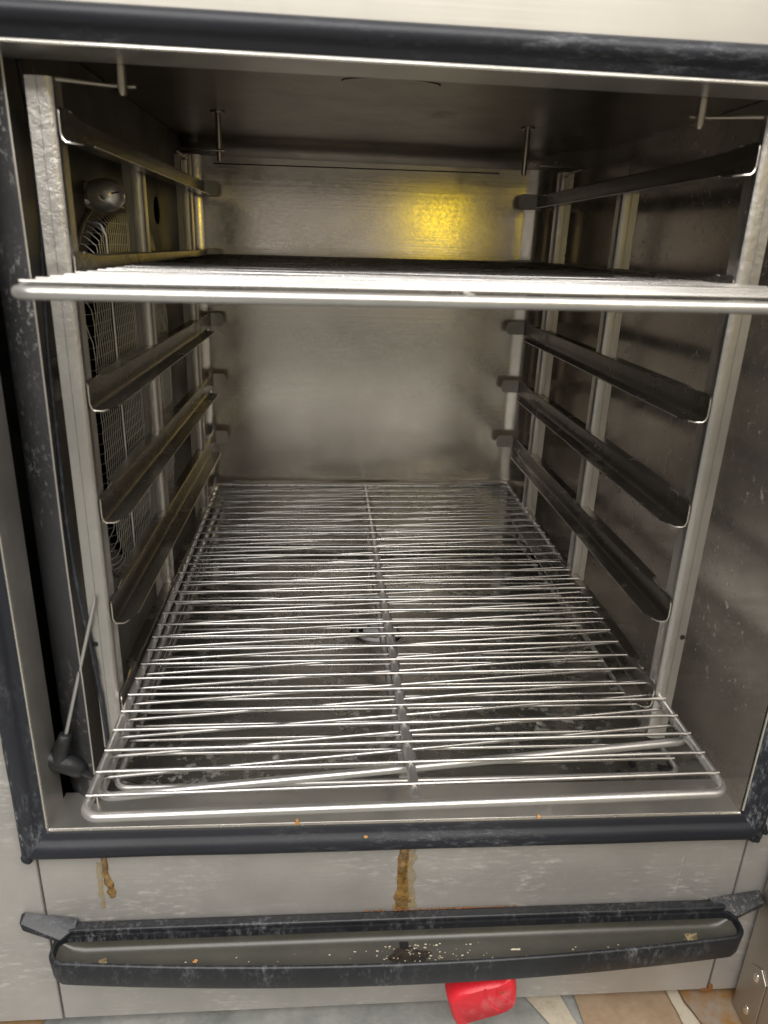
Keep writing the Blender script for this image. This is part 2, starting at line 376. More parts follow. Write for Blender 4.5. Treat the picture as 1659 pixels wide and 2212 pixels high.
# left: dark fan chamber, its front flange and the baffle plate with the fan opening
b = BM(); box(b, (-.130, .0392, -.20), (-.128, .73, .70)); link('fan_chamber', b, 'black', oven)  # chamber painted black in place of its unlit depth
part('fan_chamber_end', (-.128, .0395, .7001), (.0215, .73, .702), 'black'); part('fan_chamber_end', (-.128, .0395, -.202), (.0215, .73, -.2001), 'black')
part('fan_chamber_end', (-.128, .7301, -.20), (.030, .732, .70), 'black')
def plate(y0, y1, z0, z1, x, holes):
    b = BM(); edges = []
    def loop(pts):
        vs = [b.verts.new(p) for p in pts]
        for i in range(len(vs)): edges.append(b.edges.new((vs[i], vs[(i+1) % len(vs)])))
    L = []
    n = 10
    for i in range(n): L.append((x, y0+(y1-y0)*i/n, z0))
    for i in range(n): L.append((x, y1, z0+(z1-z0)*i/n))
    for i in range(n): L.append((x, y1+(y0-y1)*i/n, z1))
    for i in range(n): L.append((x, y0, z1+(z0-z1)*i/n))
    loop(L)
    for cy, cz, r, m in holes: loop([(x, cy+r*(FE if r > .1 else 1)*math.cos(2*math.pi*k/m), cz+r*math.sin(2*math.pi*k/m)) for k in range(m)])
    bmesh.ops.triangle_fill(b, edges=edges, use_beauty=True)
    bmesh.ops.recalc_face_normals(b, faces=b.faces); return b
FY, FZ, FR, FE = .278, .357, .198, .84
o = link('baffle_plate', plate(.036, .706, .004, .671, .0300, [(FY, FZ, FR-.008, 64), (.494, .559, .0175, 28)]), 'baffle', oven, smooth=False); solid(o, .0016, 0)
baffle = o
# front flange of the baffle: a narrow strip, turned back towards the left, grimy
b = BM(); rows = []
for k in range(41):
    z = -.004+.675*k/40; w = .0006*math.sin(z*17)
    rows.append([(.0290, .0400+w, z), (.0345+w, .0325, z), (.0352+w, .0300, z), (.0338+w, .0288, z), (.0300, .0300, z), (.0160, .0420, z), (.0045, .0530, z), (-.002, .0640, z)])
sheet(b, rows); o = link('flange', b, 'flange', baffle, angle=50); solid(o, .0012, 0)
b = BM(); tube(b, [(.0351+.0006*math.sin((-.004+.675*k/40)*17), .0292, -.004+.675*k/40) for k in range(41)], .0009, 6); link('flange_edge', b, 'lip', baffle)
part('strap', (.0305, .041, .395), (.0325, .075, .430), 'rail', 0, baffle)
# fan behind the opening
b = BM(); disc(b, (-.09, FY, FZ), (1, 0, 0), .045, .05, 32); fan = link('fan_wheel', b, 'black', oven)
b = BM(); disc(b, (-.092, FY, FZ), (1, 0, 0), .175, .002, 48); link('back_disc', b, 'black', fan)
# fan guard: shallow basket of woven wire
def gx(y, z):
    r = ((abs(y-FY)/FE)**2.8+abs(z-FZ)**2.8)**(1/2.8)/FR
    if r >= 1: return None
    return .0310+.0165*min(1, (1-r)/.04)**.5
guard = thing_part = None
b = BM()
def sgn_pow(v, e): return math.copysign(abs(v)**e, v)
tube(b, [(.0325, FY+FR*FE*sgn_pow(math.cos(2*math.pi*k/96), 2/2.8), FZ+FR*sgn_pow(math.sin(2*math.pi*k/96), 2/2.8)) for k in range(96)], .0022, 6, closed=True)
guard = link('fan_guard', b, 'mesh', oven)
b = BM(); p0 = FY-FR*FE+.004
n = 0
while p0 < FY+FR*FE:
    h = max(0, FR**2.8-(abs(p0-FY)/FE)**2.8)**(1/2.8)*.995
    pts = []
    for k in range(31):
        u = -math.cos(math.pi*k/30); z = FZ+h*u; x = gx(p0, z)
        if x is None: x = .031
        pts.append((x+(.0006 if k % 2 else 0), p0, z))
    tube(b, pts, .00044, 5, cap=False); p0 += .0066; n += 1
z0 = FZ-FR+.006
while z0 < FZ+FR:
    h = FE*max(0, FR**2.8-abs(z0-FZ)**2.8)**(1/2.8)*.995
    pts = []
    for k in range(31):
        u = -math.cos(math.pi*k/30); y = FY+h*u; x = gx(y, z0)
        if x is None: x = .031
        pts.append((x-.0008, y, z0))
    tube(b, pts, .00036, 5, cap=False); z0 += .0098
link('wire_mesh', b, 'mesh', guard)
for yy in (.186, .322):
    h = (FR**2.8-(abs(yy-FY)/FE)**2.8)**(1/2.8)*.985
    pts = [(.0315, yy, FZ+h*1.0)]
    pts += [(gx(yy, FZ+h*.985)+.0015 if gx(yy, FZ+h*.985) else .034, yy, FZ+h*.985)]
    pts += [(.0492, yy, FZ+h*.93-(h*1.86)*k/20) for k in range(21)]
    pts += [(.040, yy, FZ-h*.985), (.0315, yy, FZ-h)]
    b = BM(); tube(b, pts, .0016, 8); link('frame_wire', b, 'wire', guard)
# spray nozzle above the guard
b = BM(); tube(b, [(.0305, .205, .560), (.0365, .199, .5605)], .0125, 20); noz = link('spray_nozzle', b, 'knob', oven)
b = BM(); tube(b, [(.034, .201, .5603), (.044, .192, .5608)], .0085, 20); link('stem', b, 'knob', noz)
b = BM(); ax = Vector((.9, -.25, .03)).normalized(); c0 = Vector((.0400, .1935, .5606)); pts = []; rs = []
for t, r in ((0, .0095), (.0006, .0130), (.006, .0142), (.011, .0147), (.017, .0141), (.0225, .0120), (.0265, .0084), (.0286, .0042), (.0291, .0005)):
    pts.append(c0+ax*t); rs.append(r)
tube(b, pts, rs, 28); link('nozzle_head', b, 'knob', noz, angle=60)
hp = c0+ax*.010+Vector((.0030, -.0139, -.0015))
b = BM(); disc(b, hp+Vector((0, .002, 0)), (.15, -1, .1), .0048, .0022, 20); link('screw', b, 'knob', noz)
b = BM(); disc(b, hp+Vector((.0003, -.0004, 0)), (.15, -1, .1), .0026, .0006, 16); link('screw_socket', b, 'black', noz)
b = BM(); tube(b, [c0+ax*.0175+Vector((.0034, -.0133, .0006)), c0+ax*.0222+Vector((.0032, -.0110, .0016)), c0+ax*.0258+Vector((.0016, -.0080, .0022))], .0007, 6); link('slot', b, 'black', noz)
# small bolt high on the right wall
b = BM(); blob(b, (.678, .172, .571), (.004, .006, .006), rough=.1); link('bolt_head', b, 'pin', oven)
# four hanging pins under the ceiling
for x, y, zp in ((.108, .053, .6215), (.5445, .055, .6195), (.5065, .4475, .6165), (.1225, .4427, .6165)):
    b = BM(); tube(b, [(x, y, .6715), (x, y, zp+.003), (x, y, zp)], [.0034, .0034, .0020], 14); pn = link('hanging_pin', b, 'pin', oven)
    b = BM(); disc(b, (x, y, .6718), (0, 0, -1), .009, .002, 20); link('washer', b, 'pin', pn)

# ------------------------------------------------------------------ drip tray under the seal
def outline(ins, insb, n=40):
    x0, x1 = -.006+ins, .695-ins; yb = -.0015-insb
    def yf(x):
        t = (x-.3445)/.3505; return -.0595+.0165*t*t+ins
    P = []
    dpt = abs(yf(x0+.01)-yb); rb, rf = min(.010, dpt*.34), min(.016, dpt*.5)
    for k in range(6): a = math.pi/2+math.pi/2*k/5; P.append((x0+rb+rb*math.cos(a), yb-rb+rb*math.sin(a)))
    for k in range(6):
        a = math.pi+math.pi/2*k/5; P.append((x0+rf+rf*math.cos(a), yf(x0+rf)+rf+rf*math.sin(a)))
    for k in range(1, n): x = x0+rf+(x1-x0-2*rf)*k/n; P.append((x, yf(x)))
    for k in range(6):
        a = -math.pi/2+math.pi/2*k/5; P.append((x1-rf+rf*math.cos(a), yf(x1-rf)+rf+rf*math.sin(a)))
    for k in range(6): a = math.pi/2*k/5; P.append((x1-rb+rb*math.cos(a), yb-rb+rb*math.sin(a)))
    for k in range(1, n): P.append((x1-rb-(x1-x0-2*rb)*k/n, yb))
    return P
def loops(bm, specs, cap_last=True):
    R = [[bm.verts.new((x, y, z)) for x, y in outline(i, ib)] for i, ib, z in specs]
    n = len(R[0])
    for a, c in zip(R, R[1:]):
        for k in range(n): bm.faces.new((a[k], a[(k+1) % n], c[(k+1) % n], c[k]))
    if cap_last: bm.faces.new(R[-1])
    bmesh.ops.recalc_face_normals(bm, faces=bm.faces)
b = BM(); loops(b, [(.010, .006, -.158), (.0025, .0005, -.155), (.0012, 0, -.150), (.0, .0, -.1275), (.0010, .0, -.1255), (.0028, .0002, -.1250), (.0036, .010, -.1250), (.0040, .0128, -.1256), (.0048, .0132, -.1290), (.0056, .0136, -.1320)], cap_last=False)
tray = link('drip_tray', b, 'tray', oven, angle=50)
b = BM(); rows = []
def tray_yf(x): t = (x-.3445)/.3505; return -.0595+.0165*t*t+.0056
for k in range(61):
    x = .0000+.6890*k/60; ed = min(x-.0, .6890-x); lift = max(0, 1-ed/.016)**2
    yb_, yf_ = -.0151, tray_yf(x)
    sec = [(yb_+.0006, -.1310), (yb_, -.1345), (yb_-.0008, -.1375), (yb_-.0030, -.1398), (yb_-.0065, -.1412), (yb_-.012, -.1422)]
    for f in (.5, .8): sec.append((yb_-.012+(yf_+.004-yb_+.012)*f, -.1422-.0030*f))
    sec += [(yf_+.0035, -.1448), (yf_+.0008, -.1425), (yf_-.0002, -.1370), (yf_-.0006, -.1310)]
    rows.append([(x, y, z+(-.1310-z)*lift) for y, z in sec])
sheet(b, rows); bmesh.ops.recalc_face_normals(b, faces=b.faces)
link('tray_floor', b, 'tray_in', tray, angle=60)
# back ledge and the two ears
b = BM(); box(b, (.004, -.0128, -.1248), (.686, -.0014, -.1195)); o = link('back_ledge', b, 'tray', tray); bev(o, .0030, 3)
b = BM(); hull(b, [(-.0405, -.0015, -.1080), (-.0370, -.0015, -.1058), (.014, -.0015, -.1160), (-.0395, -.0100, -.1110), (-.0365, -.0125, -.1175), (-.0395, -.0015, -.1190), (.001, -.0190, -.1248), (.002, -.0190, -.1290), (.012, -.0015, -.1300), (.014, -.010, -.1200)])
o = link('ear', b, 'tray', tray, angle=25); bev(o, .0012)
b = BM(); hull(b, [(.7260, -.0015, -.1090), (.668, -.0015, -.1188), (.7260, -.0140, -.1130), (.7260, -.0120, -.1215), (.7260, -.0015, -.1260), (.694, -.0200, -.1252), (.694, -.0190, -.1300), (.684, -.0015, -.1300), (.682, -.010, -.1215)])
o = link('ear', b, 'ear', tray, angle=25, label='right ear of the tray, chipped and crusted with pale dirt'); bev(o, .0012)
b = BM(); disc(b, (.3405, -.0235, -.1426), (0, 0, 1), .0048, .0016, 24); link('drain_hole', b, 'black', tray)
b = BM(); P = []
for k in range(26):
    a = 2*math.pi*k/26; r = 1+.35*noise.noise(Vector((math.cos(a)*1.5, math.sin(a)*1.5, 2)))
    yy_ = -.0365+.0090*r*math.sin(a); P.append((.345+.021*r*math.cos(a), yy_, -.1420-.0030*max(0, (-.027-yy_)/.024)))
b.faces.new([b.verts.new(p) for p in P])
link('dark_stain', b, plain('dark_stain', (.018, .010, .008), .35, 0, (.04, .03, .02), 200, alpha=(.40, .60, .3, .95)), tray, smooth=False)
def flat_blob(bm, cx, cz, w, h, y, seed, n=18):
    """raised crust on the vertical fascia"""
    pts = []
    for k in range(n):
        a = 2*math.pi*k/n; r = 1+.5*noise.noise(Vector((math.cos(a)*1.4+seed, math.sin(a)*1.4, seed*2.3)))
        pts.append((cx+w*r*math.cos(a), y, cz+h*r*math.sin(a)))
    poly_prism(bm, pts, (0, .0006, 0))
def drip(bm, pts, y=-.0006, seed=1.):
    """pts: (x, z, halfwidth)"""
    rows = []
    n = 60
    for i in range(n+1):
        t = i/n*(len(pts)-1); k = min(int(t), len(pts)-2); f = t-k
        x, z, w = [pts[k][j]*(1-f)+pts[k+1][j]*f for j in range(3)]
        x += .0012*noise.noise(Vector((i*.11, seed, 0))); w *= 1+.5*noise.noise(Vector((i*.13, seed+5, 0)))
        rows.append([(x-w, .0004, z), (x-w*.8, y, z), (x-w*.3, y-.0006, z), (x+w*.3, y-.0006, z), (x+w*.8, y, z), (x+w, .0004, z)])
    sheet(bm, rows); bmesh.ops.recalc_face_normals(bm, faces=bm.faces)
b = BM(); drip(b, [(.0455, -.0350, .0030), (.0450, -.050, .0030), (.0452, -.062, .0034), (.0472, -.074, .0040), (.0490, -.084, .0042), (.0490, -.0915, .0032)], seed=2.)
link('grease_drip', b, 'grease', oven, angle=80, label='short thick brown drip under the left of the seal')
b = BM(); drip(b, [(.0395, -.045, .0022), (.0388, -.075, .0026), (.0392, -.105, .0020)], y=-.0002, seed=4.)
link('grease_drip', b, 'grease_thin', oven, angle=80)
b = BM(); drip(b, [(.3400, -.0350, .0042), (.3385, -.050, .0058), (.3385, -.07, .0052), (.3390, -.095, .0062), (.3390, -.1195, .0075)], seed=7.)
link('grease_drip', b, 'grease', oven, angle=80, label='long amber drip running down to the tray')
b = BM(); drip(b, [(.3430, -.0370, .0085), (.3420, -.065, .0080), (.3430, -.10, .0100), (.3425, -.1195, .0120)], y=-.0001, seed=9.)
link('grease_drip', b, 'grease_thin', oven, angle=80)
b = BM(); blob(b, (.3465, -.0012, -.1080), (.0020, .0008, .0023), seed=3, rough=.1); link('grease_drop', b, 'grease', oven)
b = BM()
for k in range(70):
    x = .30+.16*k/70+random.uniform(0, .002); w = random.uniform(.0008, .0022)
    if random.random() < .75: blob(b, (x, -.0024, -.1192), (w, .0008, .0007), seed=k, sub=1)
link('rust_line', b, 'rust', oven)
b = BM(); flat_blob(b, .7015, -.2585, .0035, .006, -.0004, 3.3); flat_blob(b, .697, -.2610, .006, .0020, -.0005, 1.3); link('rust_patch', b, 'rust', oven, smooth=False)
b = BM(); drip(b, [(.6335, -.0560, .0012), (.6330, -.08, .0016), (.6325, -.1150, .0014)], y=-.0001, seed=12.)
link('limescale_run', b, plain('limescale', (.55, .53, .48), .6, 0, None, 60, alpha=(.4, .62, .0, .6)), oven)
# open door at the right edge of the picture
door = part('door', (.7280, -.55, -.285), (.775, -.004, .95), 'door', .003)
b = BM(); poly_prism(b, [(.7278, -.0195, -.196), (.7278, -.0345, -.186), (.7278, -.046, -.196), (.7278, -.047, -.262), (.7278, -.030, -.276), (.7278, -.0175, -.272), (.7278, -.0125, -.262), (.7278, -.0128, -.246)], (-.0014, 0, 0))
pl = link('hinge_plate', b, 'door', door, smooth=False); bev(pl, .0006)
for y, z in ((-.0309, -.2030), (-.0300, -.2540)):
    b = BM(); blob(b, (.7264, y, z), (.0022, .0042, .0062), sub=3, rough=.02); link('rivet', b, 'edge', door)

# ------------------------------------------------------------------ side racks
Z6, PI_ = .0966, .0982
def rack(side):
    sgn = 1 if side == 'L' else -1
    def X(x): return x if side == 'L' else .6533-x      # mirrored about the rack centre line
    lab = ('left side rack with six runners, hung in front of the round fan guard' if side == 'L'
           else 'right side rack with six runners, hung against the plain steel wall')
    t = thing('side_rack', lab, 'oven rack', (X(.0635), .30, .06), 'side racks hanging in the oven')
    for yp, z0, z1, first in ((.0384, .060, .629, 1), (.280 if side == 'L' else .312, .060, .600, 0), (.560, .060, .634, 0)):
        pr = [(.0450, yp+.0012), (.0455, yp), (.0524, yp), (.0527, yp+.0016), (.0533, yp+.0016), (.0536, yp), (.0592, yp), (.0612, yp+.0006), (.0627, yp+.0020), (.0634, yp+.0042), (.0635, yp+.0075), (.0635, yp+.0170)]
        b = BM(); nzz = 24
        sheet(b, [[(X(x), y, z0+(z1-z0)*k/nzz) for k in range(nzz+1)] for x, y in pr]); bmesh.ops.recalc_face_normals(b, faces=b.faces)
        po = link('post', b, 'post', t, angle=28); solid(po, .0014, 0)
        if first:
            b = BM(); disc(b, (X(.0481), yp-.0003, .1745 if side == 'L' else .1784), (0, -1, 0), .0026, .0007, 16); link('bolt_hole', b, 'black', po)
    for n in range(6):
        zb = Z6+n*PI_; xw = .0656
        st = []
        # y, flange width, outward top width, web height
        for y, fw, tw, h in ((.0392, .0015, .0, .0150), (.0396, .0045, 0, .0190), (.0410, .0075, .0, .0215), (.0450, .0100, 0, .0228), (.0520, .0135, 0, .0230), (.0580, .0165, 0, .0230),
                             (.0640, .0172, .0, .0230), (.0665, .0172, .0, .0232), (.0900, .0172, .0030, .0212), (.0960, .0172, .0100, .0205), (.15, .0172, .0110, .0205), (.25, .0172, .0110, .0205),
                             (.35, .0172, .0110, .0205), (.45, .0172, .0110, .0205), (.55, .0172, .0110, .0205), (.600, .0172, .0110, .0205), (.612, .0150, .0060, .0208), (.618, .0040, .0010, .0210), (.624, .0015, 0, .0212), (.6660, .0010, 0, .0212)):
            z = zb
            lift = .0012 if fw < .003 else 0
            row = [(X(xw-tw-.0003), y, z+h+.0004), (X(xw-.0010), y, z+h+.0002), (X(xw-.0002), y, z+h-.0006), (X(xw), y, z+h-.0018), (X(xw), y, z+.0080), (X(xw), y, z+.0040+lift), (X(xw+min(.0006, fw*.3)), y, z+.0016+lift), (X(xw+min(.0020, fw*.5)), y, z+.0003+lift), (X(xw+fw*.8), y, z+lift), (X(xw+fw), y, z+lift)]
            st.append(row)
        b = BM(); sheet(b, st)
        # tab turned inward at the rear
        tabp = []
        for k in range(9):
            a = -math.pi/2+math.pi*k/8
            tabp.append((xw+.0130+.0045*math.cos(a), zb+.0135+.0085*math.sin(a)))
        bmesh.ops.recalc_face_normals(b, faces=b.faces)
        r = link('runner', b, 'rail', t, angle=35); solid(r, .0012, 0)
        b = BM(); tw_ = .022 if side == 'L' else .0300
        sheet(b, [[(X(xx), yy, zb+a_-.001), (X(xx), yy, zb+(a_+c_)/2), (X(xx), yy, zb+c_)] for xx, yy, a_, c_ in
                  ((xw, .6660, .0030, .0225), (xw+.0012, .6692, .0030, .0228), (xw+.004, .6700, .0030, .0232), (xw+tw_-.0060, .6700, .0030, .0232), (xw+tw_-.0028, .6700, .0040, .0222), (xw+tw_-.0010, .6700, .0062, .0200), (xw+tw_, .6700, .0090, .0170))])
        bmesh.ops.recalc_face_normals(b, faces=b.faces); tb = link('tab', b, 'tab', r, angle=35)
        solid(tb, .0010, 0)
        b = BM(); tube(b, [(X(xw+.0172), .060+(.610-.060)*k/8, zb+.0002) for k in range(9)], .0005, 5); link('flange_edge', b, 'post', r)  # light tube added as the highlight along the flange edge
        b = BM(); tube(b, [(X(xw-.0004), .0650, zb+.0236), (X(xw-.0006), .0680, zb+.0236), (X(xw-.0030), .0880, zb+.0218), (X(xw-.0085), .0955, zb+.0212)], .0006, 5); link('front_edge_highlight', b, 'edge', r)  # bright tube added as the highlight where the top flange starts
        b = BM(); tube(b, [(X(xw+.0001), .0389, zb+.0205), (X(xw+.0001), .0384, zb+.0160), (X(xw+.0001), .0384, zb+.0060), (X(xw+.0012), .0386, zb+.0024), (X(xw+.0032), .0390, zb+.0004), (X(xw+.0090), .0410, zb-.0002), (X(xw+.0125), .0470, zb-.0002)], .0007, 6)
        link('front_edge_highlight', b, 'edge', r)
        for yy in (.0465, .0535):
            b = BM(); blob(b, (X(xw+.0006), yy, zb+.0115), (.0005, .0011, .0014), sub=1, rough=0); link('spot_weld', b, 'rail', r)
    for yh, xh in ((.052, .1165), (.4440, .1290)):
        ys = .0400 if yh < .1 else .5450
        yy = yh
        b = BM()
        pts = [(X(.0560), ys+.004, .600), (X(.0560), ys+.004, .624), (X(.0580), ys+.004, .6275), (X(.0640), (ys+yy)/2 if yh < .1 else ys, .6285)]
        if yh > .1: pts += [(X(.0640), ys-.03, .6285), (X(.068), yy+.006, .6285), (X(.074), yy+.0005, .6285)]
        pts += [(X(.10), yy+.0065 if yh < .1 else yy-.006, .6285), (X(xh), yy+.0065 if yh < .1 else yy-.006, .6285)]
        tube(b, pts, .0015, 8); link('hook', b, 'pin', t)
    return t
rack('L'); rack('R')

# ------------------------------------------------------------------ wire grids
RW, RR = .0038, .00175
def grid(label, FL, FR_, BL, BR, warp=.0, nrod=29, off=.018, sag=0., rim=RW):
    """corner points are the centres of the rim wire"""
    FL, FR_, BL, BR = map(Vector, (FL, FR_, BL, BR))
    def at(u, v):
        p = (FL.lerp(FR_, u)).lerp(BL.lerp(BR, u), v); p.z -= sag*math.sin(math.pi*u)*math.sin(math.pi*v); return p
    base = at(.5, .5)
    t = thing('oven_grid', label, 'oven grid', tuple(base), 'wire grids in the oven')
    L = ((BL-FL).length+(BR-FR_).length)/2; Wd = (FR_-FL).length
    r = .012; ru, rv = r/Wd, r/L; pts = []
    def corner(cu, cv, a0):
        for k in range(7):
            a = a0+math.pi/2*k/6; pts.append(at(cu+ru*math.cos(a), cv+rv*math.sin(a)))
    corner(1-ru, rv, -math.pi/2)
    for k in range(1, 12): pts.append(at(1, rv+(1-2*rv)*k/12))
    corner(1-ru, 1-rv, 0)
    for k in range(1, 10): pts.append(at(1-ru-(1-2*ru)*k/10, 1))
    corner(ru, 1-rv, math.pi/2)
    for k in range(1, 12): pts.append(at(0, 1-rv-(1-2*rv)*k/12))
    corner(ru, rv, math.pi)
    for k in range(1, 10): pts.append(at(ru+(1-2*ru)*k/10, 0))
    b = BM(); tube(b, pts, rim, 14, closed=True); link('rim_wire', b, 'wire', t, angle=80)
    b = BM(); tube(b, [at(.497, RW/L+.002)+Vector((0, 0, .0004))]+[at(.497, v/10)-Vector((0, 0, .0002)) for v in range(1, 10)]+[at(.497, 1-RW/L-.002)], .0043, 14)
    link('centre_bar', b, 'wire', t, angle=80)
    dz = RW+RR-.0005
    v = off/L; i = 0; step = (L-2*off)/(nrod-1)/L
    for i in range(nrod):
        vv = v+i*step; pr = []
        jl, jr = random.uniform(-.0007, .0007), random.uniform(-.0007, .0007)
        for k in range(9):
            u = -.0015/Wd+(1+.003/Wd)*k/8; p = at(u, vv)
            p.y += jl*(1-u)+jr*u; p.z += dz+random.uniform(-.00015, .00015); pr.append(p)
        b = BM(); rr_ = [RR*.8]+[RR]*7+[RR*.8]; tube(b, pr, rr_, 8); link('cross_rod', b, 'rod', t, angle=80)
    return t
grid('wire grid pulled out towards the viewer on the upper runners, above the others', (.0840, -.1275, .4945), (.6015, -.127, .5000), (.0845, .600, .4995), (.5990, .606, .5045))
grid('uppermost wire grid of the bottom stack, its front bar overhanging the sill', (.0735, -.1050, .107), (.5945, -.0945, .107), (.0655, .6720, .1195), (.5895, .682, .1200))
grid('middle wire grid of the bottom stack, skewed so its right corner lies furthest back', (.0740, -.0700, .0945), (.6010, -.0150, .0975), (.0760, .676, .104), (.5865, .6890, .1235))
grid('lowest wire grid of the bottom stack, lying just above the oven floor', (.0640, -.0020, .0450), (.6080, -.0020, .0480), (.0640, .6850, .0300), (.6020, .685, .0330), rim=.0026)

# ------------------------------------------------------------------ drain strainer
st = thing('drain_strainer', 'small pierced dome strainer over the drain under the bottom grids', 'drain strainer', (DX, DY, pan_z(DX, DY)))
b = BM(); zs = pan_z(DX, DY); rows = []
na, nr = 48, 12
vv = []
for i in range(nr+1):
    a = math.pi/2*i/nr*.97
    rr_ = .031*math.cos(a); zz = zs+.0015+.016*math.sin(a)
    vv.append([b.verts.new((DX+rr_*math.cos(2*math.pi*k/na), DY+rr_*math.sin(2*math.pi*k/na), zz)) for k in range(na)])
for i in range(nr):
    for k in range(na):
        hole = (i in (3, 4, 5) and (k % 8) in (0, 1, 2, 3, 4) and not ((i in (3, 5)) and (k % 8) in (0, 4))) or (i in (8, 9) and (k % 12) in (0, 1, 2, 3, 4))
        if not hole: b.faces.new((vv[i][k], vv[i][(k+1) % na], vv[i+1][(k+1) % na], vv[i+1][k]))
b.faces.new(vv[-1])
o = link('dome', b, plain('strainer_plastic', (.55, .55, .54), .35), st, angle=70); solid(o, .0012, 0)
b = BM(); tube(b, [(DX+.034*math.cos(2*math.pi*k/40), DY+.034*math.sin(2*math.pi*k/40), zs+.0018) for k in range(40)], .0022, 8, closed=True); link('rim', b, 'mesh', st)

# ------------------------------------------------------------------ core probe
pb = thing('core_probe', 'black T-handled core temperature probe leaning in the lower left corner on its cable', 'food probe', (.008, .028, .056))
def bead_path(pts, rs, seg=16):
    b = BM(); tube(b, pts, rs, seg); return b
A = Vector((.0155, .0270, .0850)); B_ = Vector((.0540, .0335, .2240))
b = bead_path([Vector((-.0135, .0230, .0620)), Vector((-.0115, .0230, .0620)), Vector((-.006, .0235, .0605)), Vector((.004, .0250, .0560)), Vector((.014, .0265, .0500)), Vector((.0215, .0275, .0445)), Vector((.0255, .028, .0405)), Vector((.0268, .028, .0395))],
              [.0045, .0078, .0092, .0096, .0098, .0092, .0075, .0040])
h = link('handle', b, 'handle', pb, angle=60)
b = bead_path([Vector((.0045, .0255, .0560)), Vector((.0085, .0260, .0650)), Vector((.0120, .0265, .0755)), Vector((.0150, .0270, .0835)), Vector((.0153, .0270, .0845))], [.0105, .0078, .0066, .0060, .0048])
link('grip_neck', b, 'handle', h, angle=60)
b = bead_path([A, A.lerp(B_, .36), A.lerp(B_, .62)-Vector((0, -.0, 0)), A.lerp(B_, .97), B_], [.0019, .0018, .0018, .0016, .0003], 12)
link('needle', b, 'wire', pb)
b = bead_path([Vector((.0255, .028, .0405)), Vector((.0330, .030, .0330)), Vector((.0400, .0335, .0280))], [.0046, .0040, .0034]); link('cable_boot', b, 'handle', pb)
cab = [(.0400, .0335, .0280), (.0470, .036, .0330), (.0490, .036, .0600), (.0490, .0355, .0900), (.0480, .0350, .1250), (.0462, .0345, .1560), (.0440, .0345, .1820), (.0410, .035, .2080), (.0385, .036, .2350), (.0368, .038, .2600), (.0345, .042, .300), (.0335, .047, .360), (.0330, .052, .430), (.0345, .056, .480), (.0375, .058, .54), (.0385, .058, .59), (.036, .057, .640), (.035, .056, .668)]
def smooth_path(P, m=6):
    P = [Vector(p) for p in P]; o = []
    for i in range(len(P)-1):
        p0, p1, p2, p3 = P[max(i-1, 0)], P[i], P[i+1], P[min(i+2, len(P)-1)]
        for k in range(m):
            t = k/m; o.append(.5*((2*p1)+(p2-p0)*t+(2*p0-5*p1+4*p2-p3)*t*t+(3*p1-p0-3*p2+p3)*t**3))
    o.append(P[-1]); return o
b = BM(); tube(b, smooth_path(cab), .0019, 10); link('cable', b, 'cable', pb, angle=80)

# ------------------------------------------------------------------ red valve handle below the tray
rv = thing('red_handle', 'bright red plastic valve handle sticking out under the drip tray', 'handle', (.42, -.035, -.20))
b = BM(); P = [(.3862, -.196), (.3868, -.188), (.3950, -.1795), (.4150, -.1715), (.4350, -.1665), (.4500, -.1600), (.4555, -.1760), (.4572, -.1960), (.4530, -.2060), (.4400, -.2130), (.4080, -.2240), (.3960, -.2275)]
rows = [(1.0, -.0200), (1.02, -.0350), (1.0, -.0450), (.95, -.0500), (.86, -.0525)]
cx = sum(p[0] for p in P)/len(P); cz = sum(p[1] for p in P)/len(P)
def dense(P, m=4):
    o = []
    n = len(P)
    for i in range(n):
        p0, p1, p2, p3 = [Vector((*P[(i+j) % n], 0)) for j in (-1, 0, 1, 2)]
        for k in range(m):
            t = k/m; q = .5*((2*p1)+(p2-p0)*t+(2*p0-5*p1+4*p2-p3)*t*t+(3*p1-p0-3*p2+p3)*t**3); o.append((q.x, q.y))
    return o
D = dense(P)
R = [[b.verts.new((cx+(x-cx)*s, y, cz+(z-cz)*s)) for x, z in D] for s, y in rows]
for a, c in zip(R, R[1:]):
    for k in range(len(a)): b.faces.new((a[k], a[(k+1) % len(a)], c[(k+1) % len(a)], c[k]))
b.faces.new(R[-1]); b.faces.new(R[0][::-1]); bmesh.ops.recalc_face_normals(b, faces=b.faces)
body = link('grip', b, 'red', rv, angle=50)
b = BM(); tube(b, smooth_path([(.4215, -.0526, -.1720), (.4230, -.0532, -.1830), (.4280, -.0532, -.1930), (.4360, -.0526, -.2020), (.4440, -.051, -.2070)]), .0009, 8); link('moulded_ridge', b, 'red', body)
b = BM(); tube(b, smooth_path([(.4345, -.0528, -.1700), (.4350, -.0532, -.1810), (.4400, -.0532, -.1860), (.4470, -.0528, -.1940)]), .0007, 8); link('moulded_ridge', b, 'red', body)
b = BM(); disc(b, (.4395, -.0522, -.1770), (0, -1, 0), .0016, .0010, 14); link('screw_hole', b, 'rust', body)
b = BM(); box(b, (.3965, -.034, -.1790), (.4300, -.016, -.1600)); o = link('shank', b, 'red', rv); bev(o, .001)
b = BM(); tube(b, [(.425, -.001, -.185), (.425, -.025, -.185)], .008, 16); link('spindle', b, 'pin', rv)

